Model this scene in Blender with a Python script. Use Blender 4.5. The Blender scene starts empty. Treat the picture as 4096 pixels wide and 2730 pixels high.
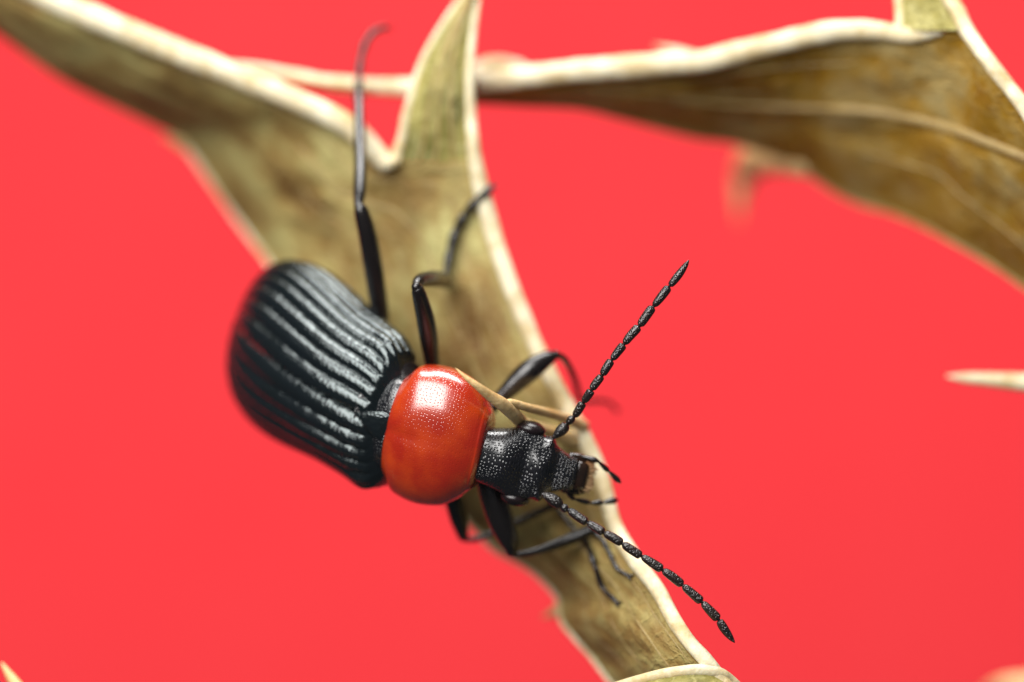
import bpy, bmesh, math, random
from mathutils import Vector, noise
from mathutils.bvhtree import BVHTree

# ------------------------------------------------------------------ camera, world, lamps (1 unit = 1 mm)
S = bpy.context.scene
S.unit_settings.system = 'METRIC'
S.unit_settings.scale_length = 0.001
D = 220.0            # lens to plane of focus
PPM = 160.0          # photograph pixels per millimetre in the plane of focus
cam_d = bpy.data.cameras.new('camera'); cam = bpy.data.objects.new('camera', cam_d)
S.collection.objects.link(cam); S.camera = cam
cam.location = (0, -D, 0); cam.rotation_euler = (math.radians(90), 0, 0)
cam_d.sensor_width = 36; cam_d.lens = 36 * D / (4096 / PPM)
cam_d.clip_start = 1; cam_d.clip_end = 2000
cam_d.dof.use_dof = True; cam_d.dof.focus_distance = D - 0.1
APERTURE = 14.0
cam_d.dof.aperture_fstop = cam_d.lens * 1e-3 / APERTURE

W = bpy.data.worlds.new('World'); S.world = W; W.use_nodes = True
W.node_tree.nodes['Background'].inputs[0].default_value = (0.80, 0.90, 1.0, 1)
W.node_tree.nodes['Background'].inputs[1].default_value = 0.065

def area(name, loc, target, sx, sy, power, col):
    l = bpy.data.lights.new(name, 'AREA'); l.shape = 'RECTANGLE'; l.size = sx; l.size_y = sy
    l.energy = power; l.color = col
    o = bpy.data.objects.new(name, l); S.collection.objects.link(o); o.location = loc
    o.rotation_euler = (Vector(target) - Vector(loc)).to_track_quat('-Z', 'Y').to_euler()
    return o
area('softbox_lamp', (-38, -74, 53), (0, 0, 0), 82, 90, 205000, (1.0, 0.98, 0.95))
area('added_backdrop_fill', (0, 10, 150), (0, 95, -10), 120, 60, 370000, (1.0, 0.98, 0.95))  # added fill with no known source, brightens the red paper evenly

S.view_settings.view_transform = 'Standard'; S.view_settings.look = 'None'
S.view_settings.exposure = 0; S.view_settings.gamma = 1
S.render.engine = 'CYCLES'
S.cycles.use_denoising = True
S.cycles.max_bounces = 8
S.cycles.sample_clamp_indirect = 8

random.seed(4)
# ------------------------------------------------------------------ helpers
def P(px, py, w):
    """photograph pixel + depth towards the lens (mm) -> world point"""
    k = (D - w) / D
    return Vector(((px - 2048) / PPM * k, -w, (1365 - py) / PPM * k))

def catmull(pts, n):
    """n samples along the control points (any dimension), even in parameter"""
    pts = [Vector(p) for p in pts]; m = len(pts); out = []
    for i in range(n):
        x = i / (n - 1) * (m - 1); k = min(int(x), m - 2); t = x - k
        p1, p2 = pts[k], pts[k + 1]
        p0 = pts[k - 1] if k else p1 * 2 - p2
        p3 = pts[k + 2] if k + 2 < m else p2 * 2 - p1
        out.append(0.5 * (2 * p1 + (p2 - p0) * t + (2 * p0 - 5 * p1 + 4 * p2 - p3) * t * t + (3 * p1 - p0 - 3 * p2 + p3) * t ** 3))
    return out

def interp(tab, x):
    """smooth table lookup, tab = [(x, a, b, ..)]"""
    if x <= tab[0][0]: return tab[0][1:]
    if x >= tab[-1][0]: return tab[-1][1:]
    for i in range(len(tab) - 1):
        if tab[i][0] <= x <= tab[i + 1][0]:
            x1, x2 = tab[i][0], tab[i + 1][0]; t = (x - x1) / (x2 - x1); h = x2 - x1
            res = []
            for c in range(1, len(tab[0])):
                def slope(j):
                    if j <= 0: return (tab[1][c] - tab[0][c]) / (tab[1][0] - tab[0][0])
                    if j >= len(tab) - 1: return (tab[-1][c] - tab[-2][c]) / (tab[-1][0] - tab[-2][0])
                    return (tab[j + 1][c] - tab[j - 1][c]) / (tab[j + 1][0] - tab[j - 1][0])
                y1, y2, m1, m2 = tab[i][c], tab[i + 1][c], slope(i) * h, slope(i + 1) * h
                res.append((2*t**3-3*t*t+1)*y1 + (t**3-2*t*t+t)*m1 + (-2*t**3+3*t*t)*y2 + (t**3-t*t)*m2)
            return tuple(res)

def smooth(a, b, x):
    t = max(0.0, min(1.0, (x - a) / (b - a))); return t * t * (3 - 2 * t)

def mesh_obj(name, verts, faces, mat, parent=None, uvs=None, shade=True):
    org = parent['_org'] if parent is not None and '_org' in parent else (0, 0, 0)
    org = Vector(org)
    me = bpy.data.meshes.new(name)
    me.from_pydata([tuple(Vector(v) - org) for v in verts], [], faces); me.update()
    bm = bmesh.new(); bm.from_mesh(me); bmesh.ops.recalc_face_normals(bm, faces=bm.faces); bm.to_mesh(me); bm.free()
    if uvs:
        ul = me.uv_layers.new(name='UVMap')
        for lp in me.loops: ul.data[lp.index].uv = uvs[lp.vertex_index]
    if shade: me.polygons.foreach_set('use_smooth', [True] * len(me.polygons))
    me.materials.append(mat)
    o = bpy.data.objects.new(name, me); S.collection.objects.link(o)
    if parent is not None:
        o.parent = parent; o['_org'] = tuple(org)
    return o

def thing(name, loc, label, cat, group=None):
    o = bpy.data.objects.new(name, None); S.collection.objects.link(o); o.location = loc
    o.empty_display_size = 1
    o['label'] = label; o['category'] = cat; o['_org'] = tuple(loc)
    if group: o['group'] = group
    return o

def grid_faces(nu, nv, close_v=False, base=0):
    f = []
    for i in range(nu - 1):
        for j in range(nv - (0 if close_v else 1)):
            a = base + i * nv + j; b = base + i * nv + (j + 1) % nv
            f.append((a, b, b + nv, a + nv))
    return f

def tube_data(pts, radii, nseg=48, nring=16, flat=1.0, wob=0.0, even=None, seed=0):
    """tapered tube through the control points with round ends; flat scales the section in depth"""
    ctl = [Vector((*p, r)) for p, r in zip(pts, radii)]
    sm = catmull(ctl, nseg)
    c = [Vector(s[:3]) for s in sm]; rr = [max(s[3], 1e-4) for s in sm]
    verts = []
    t0 = (c[1] - c[0]).normalized(); up = Vector((0, -1, 0))
    if abs(t0.dot(up)) > 0.95: up = Vector((0, 0, 1))
    n = (up - t0 * up.dot(t0)).normalized()
    rings = []
    def ring(ce, tt, nn, r):
        b = tt.cross(nn); out = []
        for j in range(nring):
            a = 2 * math.pi * j / nring
            k = r
            p = ce + nn * math.cos(a) * k * flat + b * math.sin(a) * k
            if wob: p += (p - ce) * wob * noise.noise(p * 1.7 + Vector((seed, 0, 0)))
            out.append(p)
        return out
    for i in range(nseg):
        t = (c[min(i + 1, nseg - 1)] - c[max(i - 1, 0)])
        t = t.normalized() if t.length > 1e-9 else t0
        n = (n - t * n.dot(t)); n = n.normalized() if n.length > 1e-6 else Vector((0, 0, 1))
        if i == 0:
            for e in (0.95, 0.7, 0.35):
                rings.append(ring(c[0] - t * rr[0] * e, t, n, rr[0] * math.sqrt(max(0, 1 - e * e))))
        rings.append(ring(c[i], t, n, rr[i]))
        if i == nseg - 1:
            for e in (0.35, 0.7, 0.95):
                rings.append(ring(c[i] + t * rr[i] * e, t, n, rr[i] * math.sqrt(max(0, 1 - e * e))))
    for r in rings: verts += r
    faces = grid_faces(len(rings), nring, True)
    verts.append(sum(rings[0], Vector()) / nring); verts.append(sum(rings[-1], Vector()) / nring)
    a, b, l = len(verts) - 2, len(verts) - 1, (len(rings) - 1) * nring
    for j in range(nring):
        faces.append((a, (j + 1) % nring, j)); faces.append((b, l + j, l + (j + 1) % nring))
    return verts, faces

def tube(name, pts, radii, mat, parent=None, **k):
    v, f = tube_data(pts, radii, **k)
    return mesh_obj(name, v, f, mat, parent)

class Frame:
    """local axes of a body section: f forwards, r to its right, d dorsal"""
    def __init__(s, org, f, r, d): s.o, s.f, s.r, s.d = org, f, r, d
    def __call__(s, a, x, z): return s.o + s.f * a + s.r * x + s.d * z

def make_frame(org, img_f, f_w, img_r):
    """img_* directions as seen in the picture (x right, y up); f_w forward axis' depth component"""
    a = Vector(img_f).normalized(); b = Vector(img_r).normalized()
    c = math.sqrt(1 - f_w * f_w); dot = a.dot(b)
    q = -c * dot / f_w if abs(f_w) > 1e-5 else 0.0      # r_w / k
    k = 1 / math.sqrt(1 + q * q)
    f = Vector((a.x * c, -f_w, a.y * c)); r = Vector((b.x * k, -q * k, b.y * k))
    r = (r - f * r.dot(f)).normalized()
    d = r.cross(f).normalized()
    if d.y > 0: d = -d
    return Frame(org, f, r, d)

def loft(name, fr, tab, mat, parent, nu=120, nv=96, deform=None, expo=2.2):
    """closed body along fr.f; tab rows = (s, half width, top, bottom)"""
    s0, s1 = tab[0][0], tab[-1][0]; verts = []; uvs = []; R = max(t[1] for t in tab) * .9
    for i in range(nu):
        u = 0.5 - 0.5 * math.cos(math.pi * i / (nu - 1)); s = s0 + (s1 - s0) * u
        hw, top, bot = interp(tab, s)
        for j in range(nv):
            a = 2 * math.pi * j / nv; ca, sa = math.cos(a), math.sin(a)
            x = hw * math.copysign(abs(ca) ** (2 / expo), ca)
            z = (top if sa >= 0 else bot) * math.copysign(abs(sa) ** (2 / expo), sa)
            ss = s
            if deform: ss, x, z = deform(s, x, z)
            verts.append(fr(ss, x, z)); uvs.append((s, a * R))
    faces = grid_faces(nu, nv, True); uvs += [(s0, 0), (s1, 0)]
    verts.append(sum(verts[:nv], Vector()) / nv); verts.append(sum(verts[(nu - 1) * nv:nu * nv], Vector()) / nv)
    a, b, l = nu * nv, nu * nv + 1, (nu - 1) * nv
    for j in range(nv):
        faces.append((a, (j + 1) % nv, j)); faces.append((b, l + j, l + (j + 1) % nv))
    return mesh_obj(name, verts, faces, mat, parent, uvs)

def ellipsoid(name, fr, centre, rad, mat, parent, nu=32, nv=40):
    verts = []
    for i in range(nu):
        t = math.pi * (i + 0.02) / (nu - 0.96)
        for j in range(nv):
            a = 2 * math.pi * j / nv
            verts.append(fr(centre[0] + rad[0] * math.cos(t), centre[1] + rad[1] * math.sin(t) * math.cos(a), centre[2] + rad[2] * math.sin(t) * math.sin(a)))
    f = grid_faces(nu, nv, True)
    f.append(tuple(range(nv))); f.append(tuple(range((nu - 1) * nv, nu * nv)))
    return mesh_obj(name, verts, f, mat, parent)

# ------------------------------------------------------------------ materials
def new_mat(name):
    m = bpy.data.materials.new(name); m.use_nodes = True
    nt = m.node_tree; return m, nt, nt.nodes['Principled BSDF']
def node(nt, typ, **kw):
    n = nt.nodes.new(typ)
    for k, v in kw.items():
        if k in n.inputs: n.inputs[k].default_value = v
        else: setattr(n, k, v)
    return n
def ramp(nt, fac, stops):
    r = nt.nodes.new('ShaderNodeValToRGB'); e = r.color_ramp.elements
    while len(e) < len(stops): e.new(0.5)
    for k, (p, c) in enumerate(stops):
        e[k].position = p; e[k].color = (*c, 1) if len(c) == 3 else c
    nt.links.new(fac, r.inputs[0]); return r.outputs[0]
def g3(x): return (x, x, x)
def mapped(nt, coord, scale=(1, 1, 1)):
    tc = nt.nodes.new('ShaderNodeTexCoord'); mp = nt.nodes.new('ShaderNodeMapping')
    mp.inputs['Scale'].default_value = scale
    nt.links.new(tc.outputs[coord], mp.inputs[0]); return mp.outputs[0]
def bump(nt, height, dist, strength=1.0, prev=None):
    b = nt.nodes.new('ShaderNodeBump'); b.inputs['Strength'].default_value = strength; b.inputs['Distance'].default_value = dist
    nt.links.new(height, b.inputs['Height'])
    if prev is not None: nt.links.new(prev, b.inputs['Normal'])
    return b.outputs[0]
def mixc(nt, fac, a, b, mode='MIX'):
    m = nt.nodes.new('ShaderNodeMix'); m.data_type = 'RGBA'; m.blend_type = mode
    for sock, v in ((0, fac), (6, a), (7, b)):
        if hasattr(v, 'is_linked') or isinstance(v, bpy.types.NodeSocket): nt.links.new(v, m.inputs[sock])
        else: m.inputs[sock].default_value = v if sock == 0 else (*v, 1)
    return m.outputs[2]

def chitin(name, col, rough, pit_scale=None, pit_depth=0.02, pit_size=0.3, fine=0.0, spec=0.8, coat=0.0, coat_r=0.2, col2=None, sss=0.0, uv=False):
    m, nt, b = new_mat(name)
    b.inputs['Base Color'].default_value = (*col, 1)
    b.inputs['Roughness'].default_value = rough
    b.inputs['Specular IOR Level'].default_value = spec
    b.inputs['Coat Weight'].default_value = coat; b.inputs['Coat Roughness'].default_value = coat_r
    if sss:
        b.inputs['Subsurface Weight'].default_value = sss
        b.inputs['Subsurface Radius'].default_value = (1.0, 0.25, 0.05); b.inputs['Subsurface Scale'].default_value = 0.5
    co = mapped(nt, 'Object')
    nz = node(nt, 'ShaderNodeTexNoise', Scale=1.4, Detail=4.0); nt.links.new(co, nz.inputs['Vector'])
    if col2:
        nt.links.new(mixc(nt, ramp(nt, nz.outputs[0], [(0.35, g3(0)), (0.68, g3(1))]), col, col2), b.inputs['Base Color'])
    nr = node(nt, 'ShaderNodeMapRange'); nr.inputs[3].default_value = rough * 0.8; nr.inputs[4].default_value = rough * 1.25
    nz2 = node(nt, 'ShaderNodeTexNoise', Scale=5.0, Detail=5.0); nt.links.new(co, nz2.inputs['Vector'])
    nt.links.new(nz2.outputs[0], nr.inputs[0]); nt.links.new(nr.outputs[0], b.inputs['Roughness'])
    nrm = None
    if fine:
        nf = node(nt, 'ShaderNodeTexNoise', Scale=26.0, Detail=3.0); nt.links.new(co, nf.inputs['Vector'])
        nrm = bump(nt, nf.outputs[0], fine)
    if pit_scale:
        v = node(nt, 'ShaderNodeTexVoronoi', Scale=pit_scale)
        if uv:
            v.voronoi_dimensions = '2D'; v.inputs['Randomness'].default_value = 0.65; nt.links.new(mapped(nt, 'UV'), v.inputs['Vector'])
        else: nt.links.new(co, v.inputs['Vector'])
        nrm = bump(nt, ramp(nt, v.outputs['Distance'], [(0.0, g3(0)), (pit_size, g3(1))]), pit_depth, 1.0, nrm)
    if nrm is not None:
        nt.links.new(nrm, b.inputs['Normal'])
        if coat: nt.links.new(nrm, b.inputs['Coat Normal'])
    return m

M = {}
M['pronotum'] = chitin('amber_red_cuticle', (0.36, 0.013, 0.0006), 0.24, 11.0, 0.0045, 0.22, 0.001, 0.9, 1.0, 0.17, (0.50, 0.042, 0.001), 0.0, uv=True)
M['pronotum'].node_tree.nodes['Principled BSDF'].inputs['Coat IOR'].default_value = 1.65
M['head'] = chitin('punctured_black_cuticle', (0.006, 0.006, 0.008), 0.24, 12.0, 0.015, 0.34, 0.002, 1.0, 0.3, 0.18, uv=True)
M['elytra'] = chitin('blue_black_cuticle', (0.004, 0.006, 0.007), 0.21, 9.0, 0.006, 0.5, 0.0045, 0.85, 0.35, 0.18, (0.005, 0.007, 0.009), uv=True)
M['elytra'].node_tree.nodes['Principled BSDF'].inputs['Specular Tint'].default_value = (0.90, 1.0, 1.0, 1)
M['elytra'].node_tree.nodes['Principled BSDF'].inputs['Coat Tint'].default_value = (0.9, 1.0, 1.0, 1)
M['leg'] = chitin('smooth_black_cuticle', (0.008, 0.006, 0.006), 0.24, None, 0, 0, 0.006, 0.8)
M['antenna'] = chitin('rough_black_cuticle', (0.009, 0.008, 0.009), 0.28, 17.0, 0.017, 0.5, 0.008, 0.8, col2=(0.018, 0.010, 0.007))
M['eye'] = chitin('dark_eye', (0.012, 0.007, 0.008), 0.26, 34.0, 0.002, 0.5, 0, 0.6)
M['labrum'] = chitin('brown_labrum_cuticle', (0.012, 0.007, 0.005), 0.20, None, 0, 0, 0.004, 0.8, col2=(0.025, 0.011, 0.006))
M['bristle'] = chitin('tan_mouth_bristle', (0.50, 0.34, 0.18), 0.6, None, 0, 0, 0.02, 0.3, col2=(0.30, 0.13, 0.05))

def leaf_mat(name, dark, mid, pale, su=1.0, sv=1.0, net=0.5):
    m, nt, b = new_mat(name)
    uv = mapped(nt, 'UV', (su, sv, 1)); ob = mapped(nt, 'Object')
    n1 = node(nt, 'ShaderNodeTexNoise', Scale=1.0, Detail=5.0, Roughness=0.6); nt.links.new(uv, n1.inputs['Vector'])
    n2 = node(nt, 'ShaderNodeTexNoise', Scale=0.42, Detail=6.0, Roughness=0.6); nt.links.new(ob, n2.inputs['Vector'])
    c1 = ramp(nt, n1.outputs[0], [(0.36, dark), (0.50, mid), (0.64, pale)])
    c2 = ramp(nt, n2.outputs[0], [(0.38, dark), (0.50, mid), (0.62, pale)])
    c = mixc(nt, 0.6, c1, c2)
    vo = node(nt, 'ShaderNodeTexVoronoi', Scale=1.5, feature='DISTANCE_TO_EDGE')
    wn = node(nt, 'ShaderNodeTexNoise', Scale=1.6, Detail=3.0); nt.links.new(ob, wn.inputs['Vector'])
    wv = nt.nodes.new('ShaderNodeVectorMath'); wv.operation = 'ADD'
    nt.links.new(ob, wv.inputs[0]); nt.links.new(wn.outputs['Color'], wv.inputs[1]); nt.links.new(wv.outputs[0], vo.inputs['Vector'])
    e = ramp(nt, vo.outputs['Distance'], [(0.0, g3(1)), (0.10, g3(0))])
    sc = nt.nodes.new('ShaderNodeMath'); sc.operation = 'MULTIPLY'; sc.inputs[1].default_value = net; nt.links.new(e, sc.inputs[0])
    c = mixc(nt, sc.outputs[0], c, tuple(min(1, x * 1.25) for x in pale))
    nt.links.new(c, b.inputs['Base Color'])
    b.inputs['Roughness'].default_value = 0.62; b.inputs['Specular IOR Level'].default_value = 0.25
    nf = node(nt, 'ShaderNodeTexNoise', Scale=7.0, Detail=5.0); nt.links.new(ob, nf.inputs['Vector'])
    nrm = bump(nt, nf.outputs[0], 0.05, 0.6); nrm = bump(nt, n1.outputs[0], 0.25, 0.6, nrm); nrm = bump(nt, e, 0.05, 0.5, nrm)
    nt.links.new(nrm, b.inputs['Normal'])
    return m
M['blade'] = leaf_mat('dry_olive_leaf', (0.16, 0.076, 0.020), (0.34, 0.230, 0.072), (0.50, 0.45, 0.18), 6, 14, 0.12)
M['lobe'] = leaf_mat('dry_green_leaf', (0.075, 0.075, 0.014), (0.34, 0.29, 0.08), (0.60, 0.55, 0.25), 7, 2.2, 0.25)
M['brown_blade'] = leaf_mat('dry_brown_leaf', (0.20, 0.085, 0.005), (0.34, 0.185, 0.016), (0.42, 0.32, 0.13), 5, 12, 0.22)

def cream(name, c1, c2):
    m, nt, b = new_mat(name); ob = mapped(nt, 'Object')
    n = node(nt, 'ShaderNodeTexNoise', Scale=1.1, Detail=6.0, Roughness=0.65); nt.links.new(ob, n.inputs['Vector'])
    nt.links.new(ramp(nt, n.outputs[0], [(0.34, c1), (0.58, c2)]), b.inputs['Base Color'])
    b.inputs['Roughness'].default_value = 0.45; b.inputs['Specular IOR Level'].default_value = 0.4
    b.inputs['Subsurface Weight'].default_value = 0.2; b.inputs['Subsurface Radius'].default_value = (1, 0.7, 0.3); b.inputs['Subsurface Scale'].default_value = 0.15
    n2 = node(nt, 'ShaderNodeTexNoise', Scale=6.0, Detail=5.0); nt.links.new(ob, n2.inputs['Vector'])
    nt.links.new(bump(nt, n2.outputs[0], 0.06, 0.6), b.inputs['Normal'])
    return m
M['margin'] = cream('cream_leaf_margin', (0.60, 0.45, 0.21), (0.83, 0.75, 0.53))
M['spine'] = cream('straw_spine', (0.60, 0.36, 0.13), (0.74, 0.54, 0.27))
M['vein'] = cream('tan_vein', (0.30, 0.20, 0.075), (0.42, 0.30, 0.12))

m, nt, b = new_mat('red_paper'); M['paper'] = m
b.inputs['Base Color'].default_value = (0.90, 0.046, 0.056, 1); b.inputs['Roughness'].default_value = 0.9
b.inputs['Specular IOR Level'].default_value = 0.1
nz = node(nt, 'ShaderNodeTexNoise', Scale=0.25, Detail=6.0); nt.links.new(mapped(nt, 'Object'), nz.inputs['Vector'])
nt.links.new(ramp(nt, nz.outputs[0], [(0.3, (0.90, 0.041, 0.052)), (0.7, (0.90, 0.051, 0.060))]), b.inputs['Base Color'])

# ------------------------------------------------------------------ red backdrop: a curved sheet of paper
verts = []; nx, nz_ = 24, 40
prof = catmull([(88, -75), (94, -45), (97, 0), (98, 45), (98, 85)], nz_)
for p in prof:
    for i in range(nx): verts.append(Vector((-95 + 190 * i / (nx - 1), p[0], p[1])))
o = mesh_obj('backdrop', verts, grid_faces(nz_, nx), M['paper']); o['kind'] = 'structure'
o['label'] = 'plain saturated red paper backdrop behind the leaves'

# ------------------------------------------------------------------ leaves
def leaf_blade(name, rows, mat, parent, nu, nv, bulge=0.0, rough=0.06, thick=0.10, seed=0.0, skew=1.0, fade=0.0):
    A = catmull([P(*r[0]) for r in rows], nu); B = catmull([P(*r[1]) for r in rows], nu)
    top, nor, uv = [], [], []
    for i in range(nu):
        for j in range(nv):
            s = j / (nv - 1); p = A[i].lerp(B[i], s); fd = smooth(0, fade, i / nu) if fade else 1.0
            p = p + Vector((0, -1, 0)) * bulge * fd * math.sin(math.pi * s ** skew)
            q = p * 0.55 + Vector((seed, 0, 0))
            h = noise.noise(q) * 1.4 + 0.6 * noise.noise(p * 1.3 + Vector((seed, 3, 0)))
            h += 0.5 * noise.noise(Vector((s * 9 + seed, i / nu * 14, 0)))
            p = p + Vector((0, -1, 0)) * rough * fd * h * math.sin(math.pi * min(1, max(0, s))) ** 0.5
            top.append(p); uv.append((s, i / (nu - 1)))
    verts = top + [p + Vector((0, thick, 0)) for p in top]
    n = nu * nv; f = grid_faces(nu, nv); f += [tuple(reversed([x + n for x in q])) for q in f]
    def edge(a, b): f.append((a, b, b + n, a + n))
    for i in range(nu - 1):
        edge((i + 1) * nv, i * nv); edge(i * nv + nv - 1, (i + 1) * nv + nv - 1)
    for j in range(nv - 1):
        edge(j, j + 1); edge((nu - 1) * nv + j + 1, (nu - 1) * nv + j)
    o = mesh_obj(name, verts, f, mat, parent, uv + uv)
    return o, top, A, B

TREES = []
def add_tree(top, nu, nv):
    TREES.append(BVHTree.FromPolygons([tuple(p) for p in top], grid_faces(nu, nv)))
CAM = Vector((0, -D, 0))
def on_leaf(px, py, lift=0.0, default=-4.0):
    """depth of the leaf surface seen through a pixel"""
    d = (P(px, py, 0) - CAM).normalized(); best = None
    for t in TREES:
        h = t.ray_cast(CAM, d)
        if h[0] is not None and (best is None or h[3] < best[3]): best = h
    return (-best[0].y if best else default) + lift

LA = thing('thistle_leaf', tuple(P(1700, 1100, -6)), 'olive-brown dry thistle leaf with cream edge and tall pointed lobe, beetle standing on it', 'leaf')
rowsA = [((-200, 10, -8.96), (60, -80, -6.3)), ((0, 148, -8.88), (246, 14, -6)), ((261, 331, -9.13), (600, 165, -5.6)), ((592, 496, -9.38), (1052, 344, -5.2)), ((735, 575, -9.68), (1300, 455, -5)), ((870, 766, -9.29), (1424, 526, -4.9)), ((950, 880, -9.24), (1530, 640, -4.7)), ((1010, 960, -8.92), (1575, 648, -4.6)), ((1088, 1071, -8.4), (1740, 655, -4.3)), ((1200, 1280, -7.66), (1905, 660, -4.2)), ((1350, 1550, -7.3), (1955, 870, -4.2)), ((1490, 1730, -6.88), (2010, 1050, -4.0)), ((1610, 1850, -6.68), (2120, 1330, -3.8)), ((1720, 1960, -6.41), (2230, 1560, -3.6)), ((1820, 2040, -6.14), (2330, 1740, -3.4)), ((1890, 2110, -5.94), (2400, 1900, -3.2)), ((1980, 2200, -5.77), (2454, 2090, -2.6)), ((2115, 2277, -5.54), (2530, 2225, -1.8)), ((2225, 2385, -5.32), (2626, 2354, -1.0)), ((2244, 2480, -4.85), (2674, 2440, -0.6)), ((2302, 2556, -4.4), (2722, 2522, -0.3)), ((2366, 2630, -4.32), (2770, 2584, 0)), ((2440, 2726, -3.93), (2820, 2640, 0.1)), ((2560, 2850, -3.57), (2900, 2740, 0.1)), ((2700, 3000, -3.54), (3000, 2880, 0.2))]
oA, topA, eA, eB = leaf_blade('blade', rowsA, M['blade'], LA, 320, 60, 0.75, 0.16, seed=1.0, skew=0.9)
add_tree(topA, 320, 60)
rowsL = [((1575, 648, -4.6), (1905, 660, -4.2)), ((1606, 560, -4.6), (1893, 560, -4.2)), ((1622, 470, -4.6), (1884, 460, -4.3)), ((1647, 375, -4.6), (1879, 340, -4.3)),
         ((1678, 275, -4.7), (1884, 220, -4.4)), ((1723, 180, -4.8), (1893, 130, -4.5)), ((1785, 80, -4.9), (1903, 50, -4.6)), ((1840, 0, -5), (1912, -10, -4.8)), ((1905, -90, -5), (1918, -90, -4.9))]
oL, topL, lA, lB = leaf_blade('lobe', rowsL, M['lobe'], LA, 120, 40, 0.45, 0.12, seed=7.0, fade=0.35)
add_tree(topL, 120, 40)
EDGE = Vector((0, -0.03, 0))
def margin(name, pts, r, parent, mat='margin', nseg=160, wob=0.10, flat=0.8, seed=0):
    rr = r if isinstance(r, (list, tuple)) else [r] * len(pts)
    return tube(name, [P(*p) + EDGE for p in pts], rr, M[mat], parent, nseg=nseg, nring=14, flat=flat, wob=wob, seed=seed)
up_left = [r[1] for r in rowsA[:7]] + [(1550, 652, -4.55), (1580, 640, -4.6)]
margin('margin', up_left, [.32, .32, .31, .30, .29, .27, .25, .24, .2], LA, seed=1)
margin('margin', [(1575, 645, -4.6)] + [r[0] for r in rowsL[1:]], [.17, .13, .11, .10, .09, .08, .08, .07, .02], LA, nseg=90, seed=2)
margin('margin', [r[1] for r in reversed(rowsL)] + [r[1] for r in rowsA[10:]], [.03, .07, .09, .10, .11, .13, .15, .17, .19] + [.22] * 4 + [.22, .22, .21, .21, .20, .19, .19, .19, .19, .19, .19], LA, nseg=240, seed=3)
margin('margin', [r[0] for r in rowsA[4:]], .065, LA, nseg=200, seed=4)
def surf(top, nu, nv, t, s):
    i = min(nu - 1, max(0, t * (nu - 1))); i0 = int(i); j = s * (nv - 1); j0 = min(int(j), nv - 2); i1 = min(i0 + 1, nu - 1)
    a = top[i0 * nv + j0].lerp(top[i0 * nv + j0 + 1], j - j0); b_ = top[i1 * nv + j0].lerp(top[i1 * nv + j0 + 1], j - j0)
    return a.lerp(b_, i - i0)
for k, (s0, s1, t0, t1, r) in enumerate([(.80, .86, .10, .97, .045), (.62, .66, .2, .97, .06), (.45, .42, .25, .95, .045), (.3, .22, .35, .9, .04), (.70, .2, .28, .55, .03), (.85, .35, .42, .7, .03)]):
    pts = [surf(topA, 320, 60, t0 + (t1 - t0) * q / 24, s0 + (s1 - s0) * q / 24 + 0.02 * math.sin(q + k)) for q in range(25)]
    tube('vein', pts, [.65 * r * (1 - 0.5 * q / 24) for q in range(25)], M['vein'], LA, nseg=120, nring=8, flat=0.6)
for k, (s0, s1) in enumerate([(.3, .45), (.5, .5), (.72, .6)]):
    pts = [surf(topL, 120, 40, 0.02 + 0.9 * q / 12, s0 + (s1 - s0) * q / 12) for q in range(13)]
    tube('vein', pts, [.04] * 13, M['vein'], LA, nseg=60, nring=8, flat=0.6)
# folded tip lobe turned towards the lens at the leaf's lower end
rowsT = [((2440, 2760, -0.6), (2420, 3000, 0.6)), ((2560, 2722, -0.2), (2560, 3000, 0.9)), ((2650, 2700, 0), (2660, 3000, 1.1)), ((2747, 2684, .2), (2760, 3000, 1.2)), ((2826, 2683, .2), (2850, 3000, 1.2)),
         ((2885, 2697, .1), (2930, 3000, 1.0)), ((2935, 2735, -.1), (2990, 3000, .8)), ((2990, 2800, -.3), (3060, 3000, .5))]
oT, topT, tA, tB = leaf_blade('folded_lobe', rowsT, M['lobe'], LA, 80, 50, 0.4, 0.10, seed=11.0)
margin('margin', [r[0] for r in rowsT], .15, LA, nseg=80, seed=5)
# spine that springs from the leaf edge and crosses the beetle's neck shield
def spine(name, pts, radii, parent, mat='spine', **k):
    return tube(name, [P(*p) for p in pts], radii, M[mat], parent, nseg=60, nring=16, **k)
spine('spine', [(2088, 1692, -1.2), (2062, 1665, -.55), (2011, 1619, .1), (1960, 1584, .45), (1909, 1545, .75), (1860, 1508, .85), (1822, 1473, .8)], [.17, .17, .17, .135, .095, .055, .008], LA)
spine('spine', [(2330, 1705, -3.3), (2266, 1677, -2.4), (2200, 1655, -1.6), (2113, 1632, -.7), (2045, 1612, -.15), (2020, 1612, .0)], [.17, .13, .12, .11, .10, .06], LA)
spine('spine', [(2290, 1760, -3.3), (2200, 1730, -2.6), (2120, 1705, -1.7), (2080, 1688, -1.1)], [.2, .17, .16, .15], LA)
spine('spine', [(740, 580, -9.7), (700, 560, -9.6), (650, 545, -9.5)], [.2, .12, .02], LA)
spine('spine', [(2240, 2440, -5.2), (2215, 2450, -5.4), (2170, 2470, -5.6)], [.2, .12, .02], LA)

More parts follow.
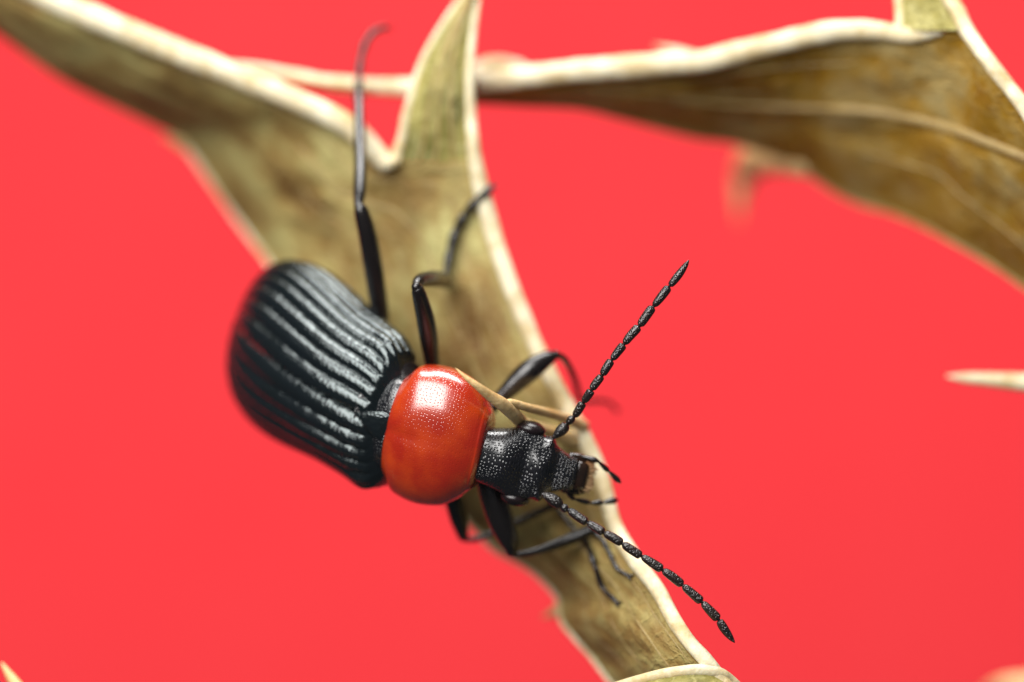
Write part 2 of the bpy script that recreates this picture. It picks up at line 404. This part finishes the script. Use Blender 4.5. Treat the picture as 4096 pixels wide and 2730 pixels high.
LB = thing('thistle_leaf', tuple(P(3300, 500, -7)), 'long brown dry thistle leaf with pale upper edge and hooked spine, no insect on it', 'leaf')
rowsB = [((870, 262, -7.0), (870, 285, -7.14)), ((1050, 280, -6.8), (1050, 305, -7.07)), ((1300, 330, -6.4), (1300, 362, -6.81)), ((1504, 348, -6.2), (1504, 380, -6.74)), ((1700, 348, -6), (1700, 395, -6.68)), ((1898, 331, -5.8), (1898, 412, -6.75)), ((2097, 308, -5.6), (2097, 423, -7.1)), ((2318, 282, -5.4), (2318, 436, -7.44)), ((2484, 268, -5.3), (2484, 475, -7.95)), ((2650, 256, -5.2), (2650, 519, -8.46)), ((2815, 243, -5), (2800, 555, -8.81)), ((2930, 214, -4.9), (2921, 570, -9.05)), ((3060, 185, -4.7), (3060, 612, -9.32)), ((3189, 153, -4.5), (3189, 670, -9.26)), ((3342, 124, -4.2), (3342, 770, -8.96)), ((3500, 122, -3.9), (3457, 822, -8.73)), ((3640, 142, -3.4), (3560, 850, -8.23)), ((3760, 130, -2.9), (3648, 885, -7.73)), ((3860, 105, -2.4), (3730, 925, -7.23)), ((3954, 245, -2), (3810, 970, -6.76)), ((4031, 344, -1.8), (3954, 1052, -6.36)), ((4096, 429, -1.6), (4096, 1150, -5.95)), ((4200, 600, -1.4), (4250, 1270, -5.55)), ((4330, 800, -1), (4400, 1400, -5.08)), ((4420, 1200, -1), (4450, 1700, -3.72))]
oB, topB, bA, bB = leaf_blade('blade', rowsB, M['brown_blade'], LB, 320, 60, 0.5, 0.2, seed=21.0)
rowsU = [((3595, 125, -3.6), (3868, 125, -2.5)), ((3598, 60, -3.8), (3835, 55, -2.7)), ((3596, 0, -4), (3802, 0, -2.9)), ((3590, -80, -4.2), (3770, -70, -3.1)), ((3600, -200, -4.4), (3730, -200, -3.4))]
leaf_blade('lobe', rowsU, M['lobe'], LB, 50, 30, 0.4, 0.12, seed=31.0)
margin('margin', [r[0] for r in rowsB[:18]], [.08, .13, .19, .21, .23, .26, .28, .29, .29, .29, .28, .28, .27, .27, .26, .24, .2, .1], LB, nseg=240, wob=.16, seed=6)
margin('margin', [r[1] for r in reversed(rowsU)] + [r[0] for r in rowsB[19:]], .2, LB, nseg=120, seed=7)
margin('margin', [r[0] for r in reversed(rowsU)], .12, LB, nseg=60, seed=8)
margin('margin', [r[1] for r in rowsB[5:]], .05, LB, mat='vein', nseg=200, seed=9)
TREES_A, TREES = TREES, []
add_tree(topB, 320, 60)
mp = catmull([(2700, 400), (2900, 418), (3112, 429), (3342, 436), (3572, 459), (3801, 513), (4096, 628), (4220, 690)], 40)
tube('midrib', [P(p.x, p.y, on_leaf(p.x, p.y, .02, -6)) for p in mp], [.05 + .11 * q / 39 for q in range(40)], M['vein'], LB, nseg=120, nring=10, flat=.7)
TREES = TREES_A
for k, (s0, s1, t0, t1) in enumerate([(.7, .8, .62, .95), (.5, .45, .30, .50), (.25, .2, .3, .6)]):
    pts = [surf(topB, 320, 60, t0 + (t1 - t0) * q / 16, s0 + (s1 - s0) * (q / 16) ** 1.3) for q in range(17)]
    tube('vein', pts, [.035] * 17, M['vein'], LB, nseg=80, nring=8, flat=.6)
spine('spine', [(3215, 660, -9.2), (3130, 625, -10.5), (3040, 628, -12), (2985, 690, -13.2), (2962, 780, -13.4), (2955, 890, -13.5)], [.34, .5, .52, .36, .2, .03], LB, 'spine')
spine('spine', [(2790, 235, -6), (2700, 205, -6.6), (2620, 185, -7)], [.16, .10, .02], LB, 'margin')
spine('spine', [(1890, 300, -6.6), (1960, 268, -7), (2060, 268, -7.2), (2130, 285, -7)], [.2, .25, .18, .05], LB, 'margin')

for px, label in (([(4420, 1545, -3), (4250, 1535, -3.5), (4096, 1529, -4), (3950, 1518, -4.3), (3860, 1512, -4.5), (3790, 1506, -4.6)],
                   'pale straight spine pointing level across the red paper below the brown leaf'),
                  ([(230, 2990, -1), (130, 2840, -1.5), (70, 2750, -2), (40, 2705, -2.2), (8, 2655, -2.4)],
                   'short yellowish spine tip leaning up over red paper, away from every leaf'),
                  ([(4500, 2770, -9), (4300, 2755, -9.5), (4120, 2742, -10), (4010, 2745, -10.5), (3940, 2760, -11)],
                   'faint pinkish spine tip, the most blurred one, alone over bare red paper')):
    rr = {6: [.42, .36, .25, .18, .13, .03], 5: [.3, .22, .17, .12, .03]}[len(px)]
    if 'faint' in label: rr = [.4, .35, .3, .22, .05]
    v, f = tube_data([P(*p) for p in px], rr, nseg=60, nring=18)
    o = mesh_obj('thistle_spine', v, f, M['margin' if 'level' in label else 'spine'])
    o['label'] = label; o['category'] = 'spine'; o['group'] = 'loose thistle spines'

# ------------------------------------------------------------------ the beetle
BT = thing('beetle', tuple(P(1700, 1700, -3.4)), 'black beetle with amber-red neck shield and ridged wing cases standing on the leaf', 'beetle')
FE = make_frame(P(1598, 1690, -1.45), (0.835, -0.55), 0.62, (-0.34, -0.94))
FP = make_frame(P(1765, 1752, -0.95), (0.962, -0.270), 0.22, (-0.22, -0.97))
FH = make_frame(P(1933, 1819, -0.75), (0.976, -0.216), -0.10, (-0.229, -0.9734))
L_E, A_E, H_E = 6.2, 2.12, 1.52

def elytron(side):
    nu, nv = 230, 150; verts = []; uvs = []
    for i in range(nu):
        u = i / (nu - 1); t = u ** 1.0
        t = 1 - (1 - u) ** 1.35                       # denser rows at the tip
        sh = 0.72 + 0.20 * math.sqrt(smooth(0, .16, t)) + 0.08 * smooth(.08, .6, t)
        e = max(0, (t - 0.58) / 0.42); half = A_E * (sh + .08 * smooth(.25, .8, t)) * max(0.0, 1 - e ** 2.9) ** (1 / 2.5)
        e2 = max(0, (t - 0.36) / 0.64); h = H_E * (0.66 + 0.34 * math.sin(min(1, t / 0.36) * math.pi / 2)) * max(0.0, 1 - e2 ** 2.2) ** (1 / 2.0)
        front = smooth(0, .045, t)
        for j in range(nv):
            q = j / (nv - 1); th = q * math.radians(112)
            x = half * math.sin(th) ** 0.92 if th > 0 else 0.0; z = h * math.copysign(abs(math.cos(th)) ** 0.95, math.cos(th))
            nx_, nz = math.sin(th), math.cos(th) * 1.1
            n_str = 8.5
            g = abs(math.sin(math.pi * n_str * q)) ** 0.55
            fade = smooth(.012, .07, t) * smooth(1.0, .90, t)
            wig = 1 + 0.35 * noise.noise(Vector((t * 26, q * 22, side * 5)))
            dsp = 0.115 * (g - 1) * fade * wig * (1 - .4 * smooth(.75, 1, q))
            dsp += 0.14 * math.exp(-((q - .60) / .13) ** 2 - ((t - .075) / .06) ** 2)      # shoulder boss
            dsp += 0.05 * noise.noise(Vector((t * 4, q * 3, 2 + side)))
            dsp -= 0.22 * (1 - front)
            x += nx_ * dsp; z += nz * dsp
            gap = 0.003 + 0.008 * smooth(.80, 1.0, t)
            verts.append(FE(-L_E * t + side * x * 0.24 * (1 - t) + 0.12 * math.sin(q * math.pi) * (1 - smooth(0, .2, t)), side * (max(x, 0) + gap), z)); uvs.append((L_E * t, q * 3.2))
    f = grid_faces(nu, nv)
    return mesh_obj('elytron', verts, f, M['elytra'], BT, uvs)
for sd in (-1, 1): elytron(sd)
# dark body under the wing cases
loft('abdomen', FE, [(-5.2, .10, .05, .10), (-4.9, .75, .22, .40), (-4.2, 1.35, .55, .75), (-3, 1.72, .85, .95), (-1.5, 1.75, .95, 1.05), (-.4, 1.5, .75, 1.0), (.1, 1.2, .45, .9), (.4, .9, .35, .7)], M['leg'], BT)
# mesothorax collar and scutellum
loft('thorax', FP, [(-2.2, .9, .55, .8), (-1.75, 1.0, .45, .95), (-1.42, 1.22, .62, 1.0), (-1.05, 1.22, .68, 1.0), (-.6, 1.2, .6, 1.0), (.8, .8, .5, .9)], M['head'], BT)
za, zb = FE(-.50, 0, H_E * .74), FE(.35, 0, H_E * .52)
ell = Frame(za, (zb - za).normalized(), FE.r, FE.r.cross((zb - za).normalized()).normalized())
if ell.d.y > 0: ell.d = -ell.d
loft('scutellum', ell, [(-.03, .01, .03, .1), (.15, .10, .07, .1), (.45, .27, .10, .1), (.72, .36, .10, .1), (.92, .33, .05, .1), (1.0, .2, .0, .1)], M['elytra'], BT, nu=40, nv=40, expo=3)

def pro_def(s, x, z):
    k = 0.0
    z2 = z
    if z > 0:
        z2 += 0.05 * noise.noise(Vector((s * .9, x * .9, 4.0))) * min(1, z)
        z2 -= 0.05 * math.exp(-(x / .12) ** 2) * smooth(.2, -.9, s) * .5
    rim = math.exp(-((s - 1.12) / .04) ** 2) * 0.022
    x += math.copysign(rim, x); z2 += rim if z > 0 else 0
    s2 = s - 0.10 * (x / 1.7) ** 2 * smooth(.3, 1.2, s) * 2.0 + 0.10 * (x / 1.7) ** 2 * smooth(-.5, -1.2, s)
    return s2, x, z2
loft('pronotum', FP, [(-1.326, 0.988, 0.504, 0.5), (-1.295, 1.206, 0.64, 0.7), (-1.204, 1.352, 0.737, 0.8), (-1.02, 1.621, 0.844, 0.95), (-0.714, 1.729, 0.951, 1.05), (-0.255, 1.789, 1.009, 1.1), (0.204, 1.726, 0.989, 1.1), (0.612, 1.575, 0.892, 1.0), (0.969, 1.301, 0.737, 0.85), (1.122, 1.061, 0.64, 0.75), (1.193, 0.967, 0.563, 0.6), (1.214, 0.78, 0.436, 0.4)],
     M['pronotum'], BT, nu=160, nv=160, deform=pro_def, expo=2.3)

def head_def(s, x, z):
    def G(s0, x0, a, b): return math.exp(-((s - s0) / a) ** 2 - ((abs(x) - x0) / b) ** 2)
    if z > 0:
        z += .10 * G(.42, 0, .38, .55)                    # domed vertex
        z -= .05 * G(1.02, .3, .14, .35)                 # groove between the eyes
        z += .09 * G(1.42, .0, .22, .40)                  # raised brow
        z += .10 * G(1.55, .66, .14, .16)                 # antenna sockets
        z -= .05 * G(1.82, .0, .14, .5)                   # clypeal groove
        z += .03 * noise.noise(Vector((s * 2.4, x * 2.4, 9)))
    x += math.copysign(.10 * math.exp(-((s - 1.62) / .12) ** 2), x) * smooth(-.3, .1, z)
    return s, x, z
hd = loft('head', FH, [(-.45, .45, .4, .4), (-.2, .64, .46, .55), (.1, .70, .50, .62), (.5, .80, .52, .66), (.85, .92, .50, .66), (1.1, .94, .48, .62), (1.4, .83, .47, .55), (1.62, .74, .43, .45), (1.82, .60, .38, .38), (2.15, .45, .33, .33), (2.34, .42, .28, .28), (2.42, .34, .18, .2)],
          M['head'], BT, nu=170, nv=140, deform=head_def, expo=2.6)
for sd in (-1, 1):
    ellipsoid('eye', FH, (1.03, sd * .90, .0), (.37, .20, .34), M['eye'], hd)
lb = loft('labrum', FH, [(2.30, .30, .12, .2), (2.36, .37, .19, .2), (2.5, .38, .20, .2), (2.64, .33, .15, .2), (2.70, .22, .05, .15)], M['labrum'], hd, nu=50, nv=60, expo=3)
for sd in (-1, 1):
    tube('mandible', [FH(2.2, sd * .40, -.1), FH(2.45, sd * .42, -.12), FH(2.68, sd * .34, -.12), FH(2.82, sd * .14, -.12)], [.13, .12, .09, .03], M['labrum'], hd, nseg=30)
# tan bristles round the mouth
vs, fs = [], []
for k in range(260):
    a = random.uniform(-1, 1); s = 2.68 + random.uniform(-.06, .08) - .25 * max(0, abs(a) - .6)
    p = FH(s, a * .36 + random.uniform(-.03, .03), random.uniform(-.12, .06))
    q = p + FH.f * random.uniform(.08, .17) + FH.r * (a * .06 + random.uniform(-.06, .06)) + FH.d * random.uniform(-.05, .05)
    v, f = tube_data([p, q], [.018, .006], nseg=2, nring=4); b0 = len(vs); vs += v; fs += [tuple(i + b0 for i in x) for x in f]
o = mesh_obj('mouth_bristle', vs, fs, M['bristle'], hd); o['kind'] = 'stuff'
ellipsoid('mouth', FH, (2.74, .15, -.10), (.15, .22, .12), M['bristle'], hd, 20, 24)

def antenna(joints, w0, base_r, widths):
    a = bpy.data.objects.new('antenna', None); S.collection.objects.link(a); a.parent = BT; a['_org'] = BT['_org']
    root = None
    for k in range(len(joints) - 1):
        p, q = P(*joints[k]), P(*joints[k + 1]); ax = q - p; L = ax.length; r = widths[k]
        last = k == len(joints) - 2
        if k == 0: pr = [(0, .35), (.12, .6), (.4, .95), (.7, 1.0), (.92, .75), (1, .35)]
        elif k == 1: pr = [(0, .4), (.25, .85), (.6, 1), (.9, .7), (1, .35)]
        elif last: pr = [(0.02, .35), (.08, .8), (.28, 1), (.55, .92), (.8, .62), (.95, .25), (1, .05)]
        else: pr = [(0, .34), (.04, .5), (.14, .82), (.4, .97), (.8, 1.0), (.93, .86), (.98, .5), (1.0, .32)]
        pts, rr = [], []
        bend = Vector((random.uniform(-.02, .02), random.uniform(-.02, .02), random.uniform(-.02, .02)))
        for t, x in pr:
            pts.append(p + ax * t + bend * math.sin(math.pi * t)); rr.append(r * x)
        tube('segment', pts, rr, M['antenna'], a, nseg=40, nring=20, wob=0.12, seed=k * 3)
    return a
up_j = [(2216, 1750), (2270, 1698), (2297, 1668), (2333, 1610), (2366, 1561), (2409, 1503), (2447, 1441), (2496, 1378), (2557, 1306), (2613, 1227), (2677, 1147), (2756, 1041)]
lo_j = [(2172, 1978), (2246, 2027), (2273, 2039), (2349, 2091), (2416, 2132), (2490, 2175), (2566, 2225), (2650, 2280), (2731, 2342), (2808, 2409), (2875, 2479), (2939, 2572)]
wd = [.14, .10, .108, .108, .11, .112, .112, .114, .114, .11, .106]
antenna([(x, y, -.45 + .45 * smooth(0, 5, i)) for i, (x, y) in enumerate(up_j)], 0, .1, wd)
antenna([(x, y, -.35 + .35 * smooth(0, 5, i)) for i, (x, y) in enumerate(lo_j)], 0, .1, [x * 1.05 for x in wd])

def palp(pts):
    a = bpy.data.objects.new('palp', None); S.collection.objects.link(a); a.parent = BT; a['_org'] = BT['_org']
    for (p, q, r) in pts:
        p, q = P(*p), P(*q)
        tube('segment', [p, p.lerp(q, .3), p.lerp(q, .75), q], [r * .35, r * .75, r, r * .45], M['leg'], a, nseg=24, nring=12)
palp([((2330, 1826, -.9), (2394, 1846, -.9), .075), ((2392, 1846, -.9), (2437, 1888, -1.0), .065), ((2436, 1886, -1), (2480, 1930, -1.1), .075)])
palp([((2270, 1980, -1.1), (2300, 1998, -1.2), .06), ((2298, 1997, -1.2), (2363, 2013, -1.4), .07), ((2362, 2014, -1.4), (2414, 2010, -1.5), .075), ((2412, 2011, -1.5), (2468, 2001, -1.6), .085)])

def leg(fem, tib, tar):
    a = bpy.data.objects.new('leg', None); S.collection.objects.link(a); a.parent = BT; a['_org'] = BT['_org']
    for nm, seg in (('femur', fem), ('tibia', tib)):
        tube(nm, [P(*s[:3]) for s in seg], [s[3] for s in seg], M['leg'], a, nseg=70, nring=20)
    # tarsus: beaded little joints with a pair of claws
    cs = catmull([P(*s[:3]) for s in tar], 61); n = 5
    pts, rr = [], []
    for i, c in enumerate(cs):
        u = i / 60; ph = (u * n) % 1.0; r0 = interp([(k / (len(tar) - 1), t[3]) for k, t in enumerate(tar)], u)[0]
        pts.append(c); rr.append(r0 * (.78 + .28 * smooth(0, .8, ph) * (1 - smooth(.88, 1, ph)) ))
    tube('tarsus', pts, rr, M['leg'], a, nseg=120, nring=14)
    e, d = cs[-1], (cs[-1] - cs[-5]).normalized()
    for sd in (-1, 1):
        sdv = d.cross(Vector((0, 1, 0))).normalized() * sd
        tube('claw', [e, e + d * .12 + sdv * .06, e + d * .2 + sdv * .07 + Vector((0, .07, 0))], [.035, .028, .006], M['leg'], a, nseg=14, nring=8)

# hind leg stretched up beside the wing cases
leg([(1540, 1420, -3.6, .14), (1526, 1290, -3.2, .21), (1502, 1130, -2.7, .24), (1474, 960, -2.3, .24), (1446, 850, -2.1, .19), (1433, 822, -2.1, .11)],
    [(1432, 830, -2.1, .10), (1438, 770, -2.4, .16), (1441, 662, -3.0, .155), (1437, 509, -4.0, .14), (1434, 382, -4.8, .13)],
    [(1434, 385, -4.8, .11), (1436, 320, -5.0, .11), (1442, 245, -5.2, .10), (1465, 167, -5.3, .10), (1504, 122, -5.4, .10), (1545, 112, -5.6, .08)])
# middle leg with its bright knee
leg([(1745, 1560, -2.4, .16), (1728, 1450, -2.0, .19), (1716, 1360, -1.6, .23), (1701, 1273, -1.2, .23), (1676, 1175, -.75, .18), (1666, 1148, -.65, .13)],
    [(1660, 1152, -.75, .08), (1680, 1124, -1.2, .17), (1730, 1116, -2.2, .21), (1785, 1124, on_leaf(1785, 1120, .5), .19)],
    [(1782, 1112, on_leaf(1782, 1112, .45), .09), (1805, 986, on_leaf(1805, 986, .3), .125), (1838, 894, on_leaf(1838, 894, .25), .12), (1892, 818, on_leaf(1892, 818, .22), .11), (1965, 753, on_leaf(1930, 760, .25), .10)])
# front leg reaching over the leaf edge
leg([(1905, 1700, -2.3, .2), (1985, 1610, -2.3, .17), (2060, 1535, -2.3, .25), (2120, 1482, -2.3, .285), (2180, 1440, -2.4, .22), (2222, 1420, -2.5, .12)],
    [(2226, 1418, -2.5, .08), (2258, 1438, -2.8, .085), (2288, 1490, -3.5, .085), (2307, 1545, -4.2, .085), (2318, 1600, -4.8, .08)],
    [(2316, 1594, -4.8, .065), (2350, 1606, -5, .07), (2400, 1604, -5.2, .065), (2440, 1613, -5.5, .06), (2464, 1638, -5.8, .05)])
# other side: front leg, middle leg, hind leg
leg([(1945, 1900, -1.6, .28), (1975, 1990, -1.7, .34), (2005, 2085, -1.8, .33), (2035, 2160, -1.9, .26), (2046, 2205, -2, .16)],
    [(2044, 2214, -2.0, .07), (2070, 2220, -2.05, .075), (2156, 2202, -2.2, .105), (2260, 2165, -2.4, .15), (2368, 2120, on_leaf(2368, 2120, .35), .165)],
    [(2362, 2118, on_leaf(2362, 2118, .35), .075), (2408, 2162, on_leaf(2400, 2162, .25), .07), (2440, 2220, on_leaf(2430, 2220, .2), .065), (2468, 2275, on_leaf(2468, 2275, .15), .06), (2510, 2302, on_leaf(2510, 2302, .12), .045)])
leg([(1790, 1930, -2.4, .22), (1818, 2010, -2.6, .24), (1835, 2080, -2.9, .22), (1852, 2145, -3.2, .14)],
    [(1856, 2158, -3.3, .07), (1900, 2158, -3.35, .075), (1965, 2136, -3.4, .085), (2061, 2092, -3.5, .095), (2156, 2048, on_leaf(2156, 2048, .35), .10), (2222, 2018, on_leaf(2222, 2018, .3), .10)],
    [(2218, 2018, on_leaf(2218, 2018, .3), .06), (2290, 2110, on_leaf(2290, 2110, .2), .065), (2345, 2175, on_leaf(2345, 2175, .16), .075), (2378, 2260, on_leaf(2378, 2260, .15), .08), (2410, 2350, on_leaf(2410, 2350, .15), .08), (2465, 2408, on_leaf(2465, 2408, .15), .06)])
leg([(1480, 1800, -4.2, .18), (1440, 1720, -4.9, .19), (1400, 1640, -5.6, .18), (1370, 1580, -6.1, .12)],
    [(1370, 1580, -6.1, .09), (1400, 1520, -6.2, .1), (1440, 1450, -6.2, .1), (1470, 1400, on_leaf(1470, 1400, .3), .1)],
    [(1470, 1402, on_leaf(1470, 1402, .3), .07), (1490, 1360, on_leaf(1490, 1360, .2), .07), (1505, 1310, on_leaf(1505, 1310, .15), .065), (1515, 1260, on_leaf(1515, 1260, .13), .05)])

for o in S.objects:
    if '_org' in o: del o['_org']
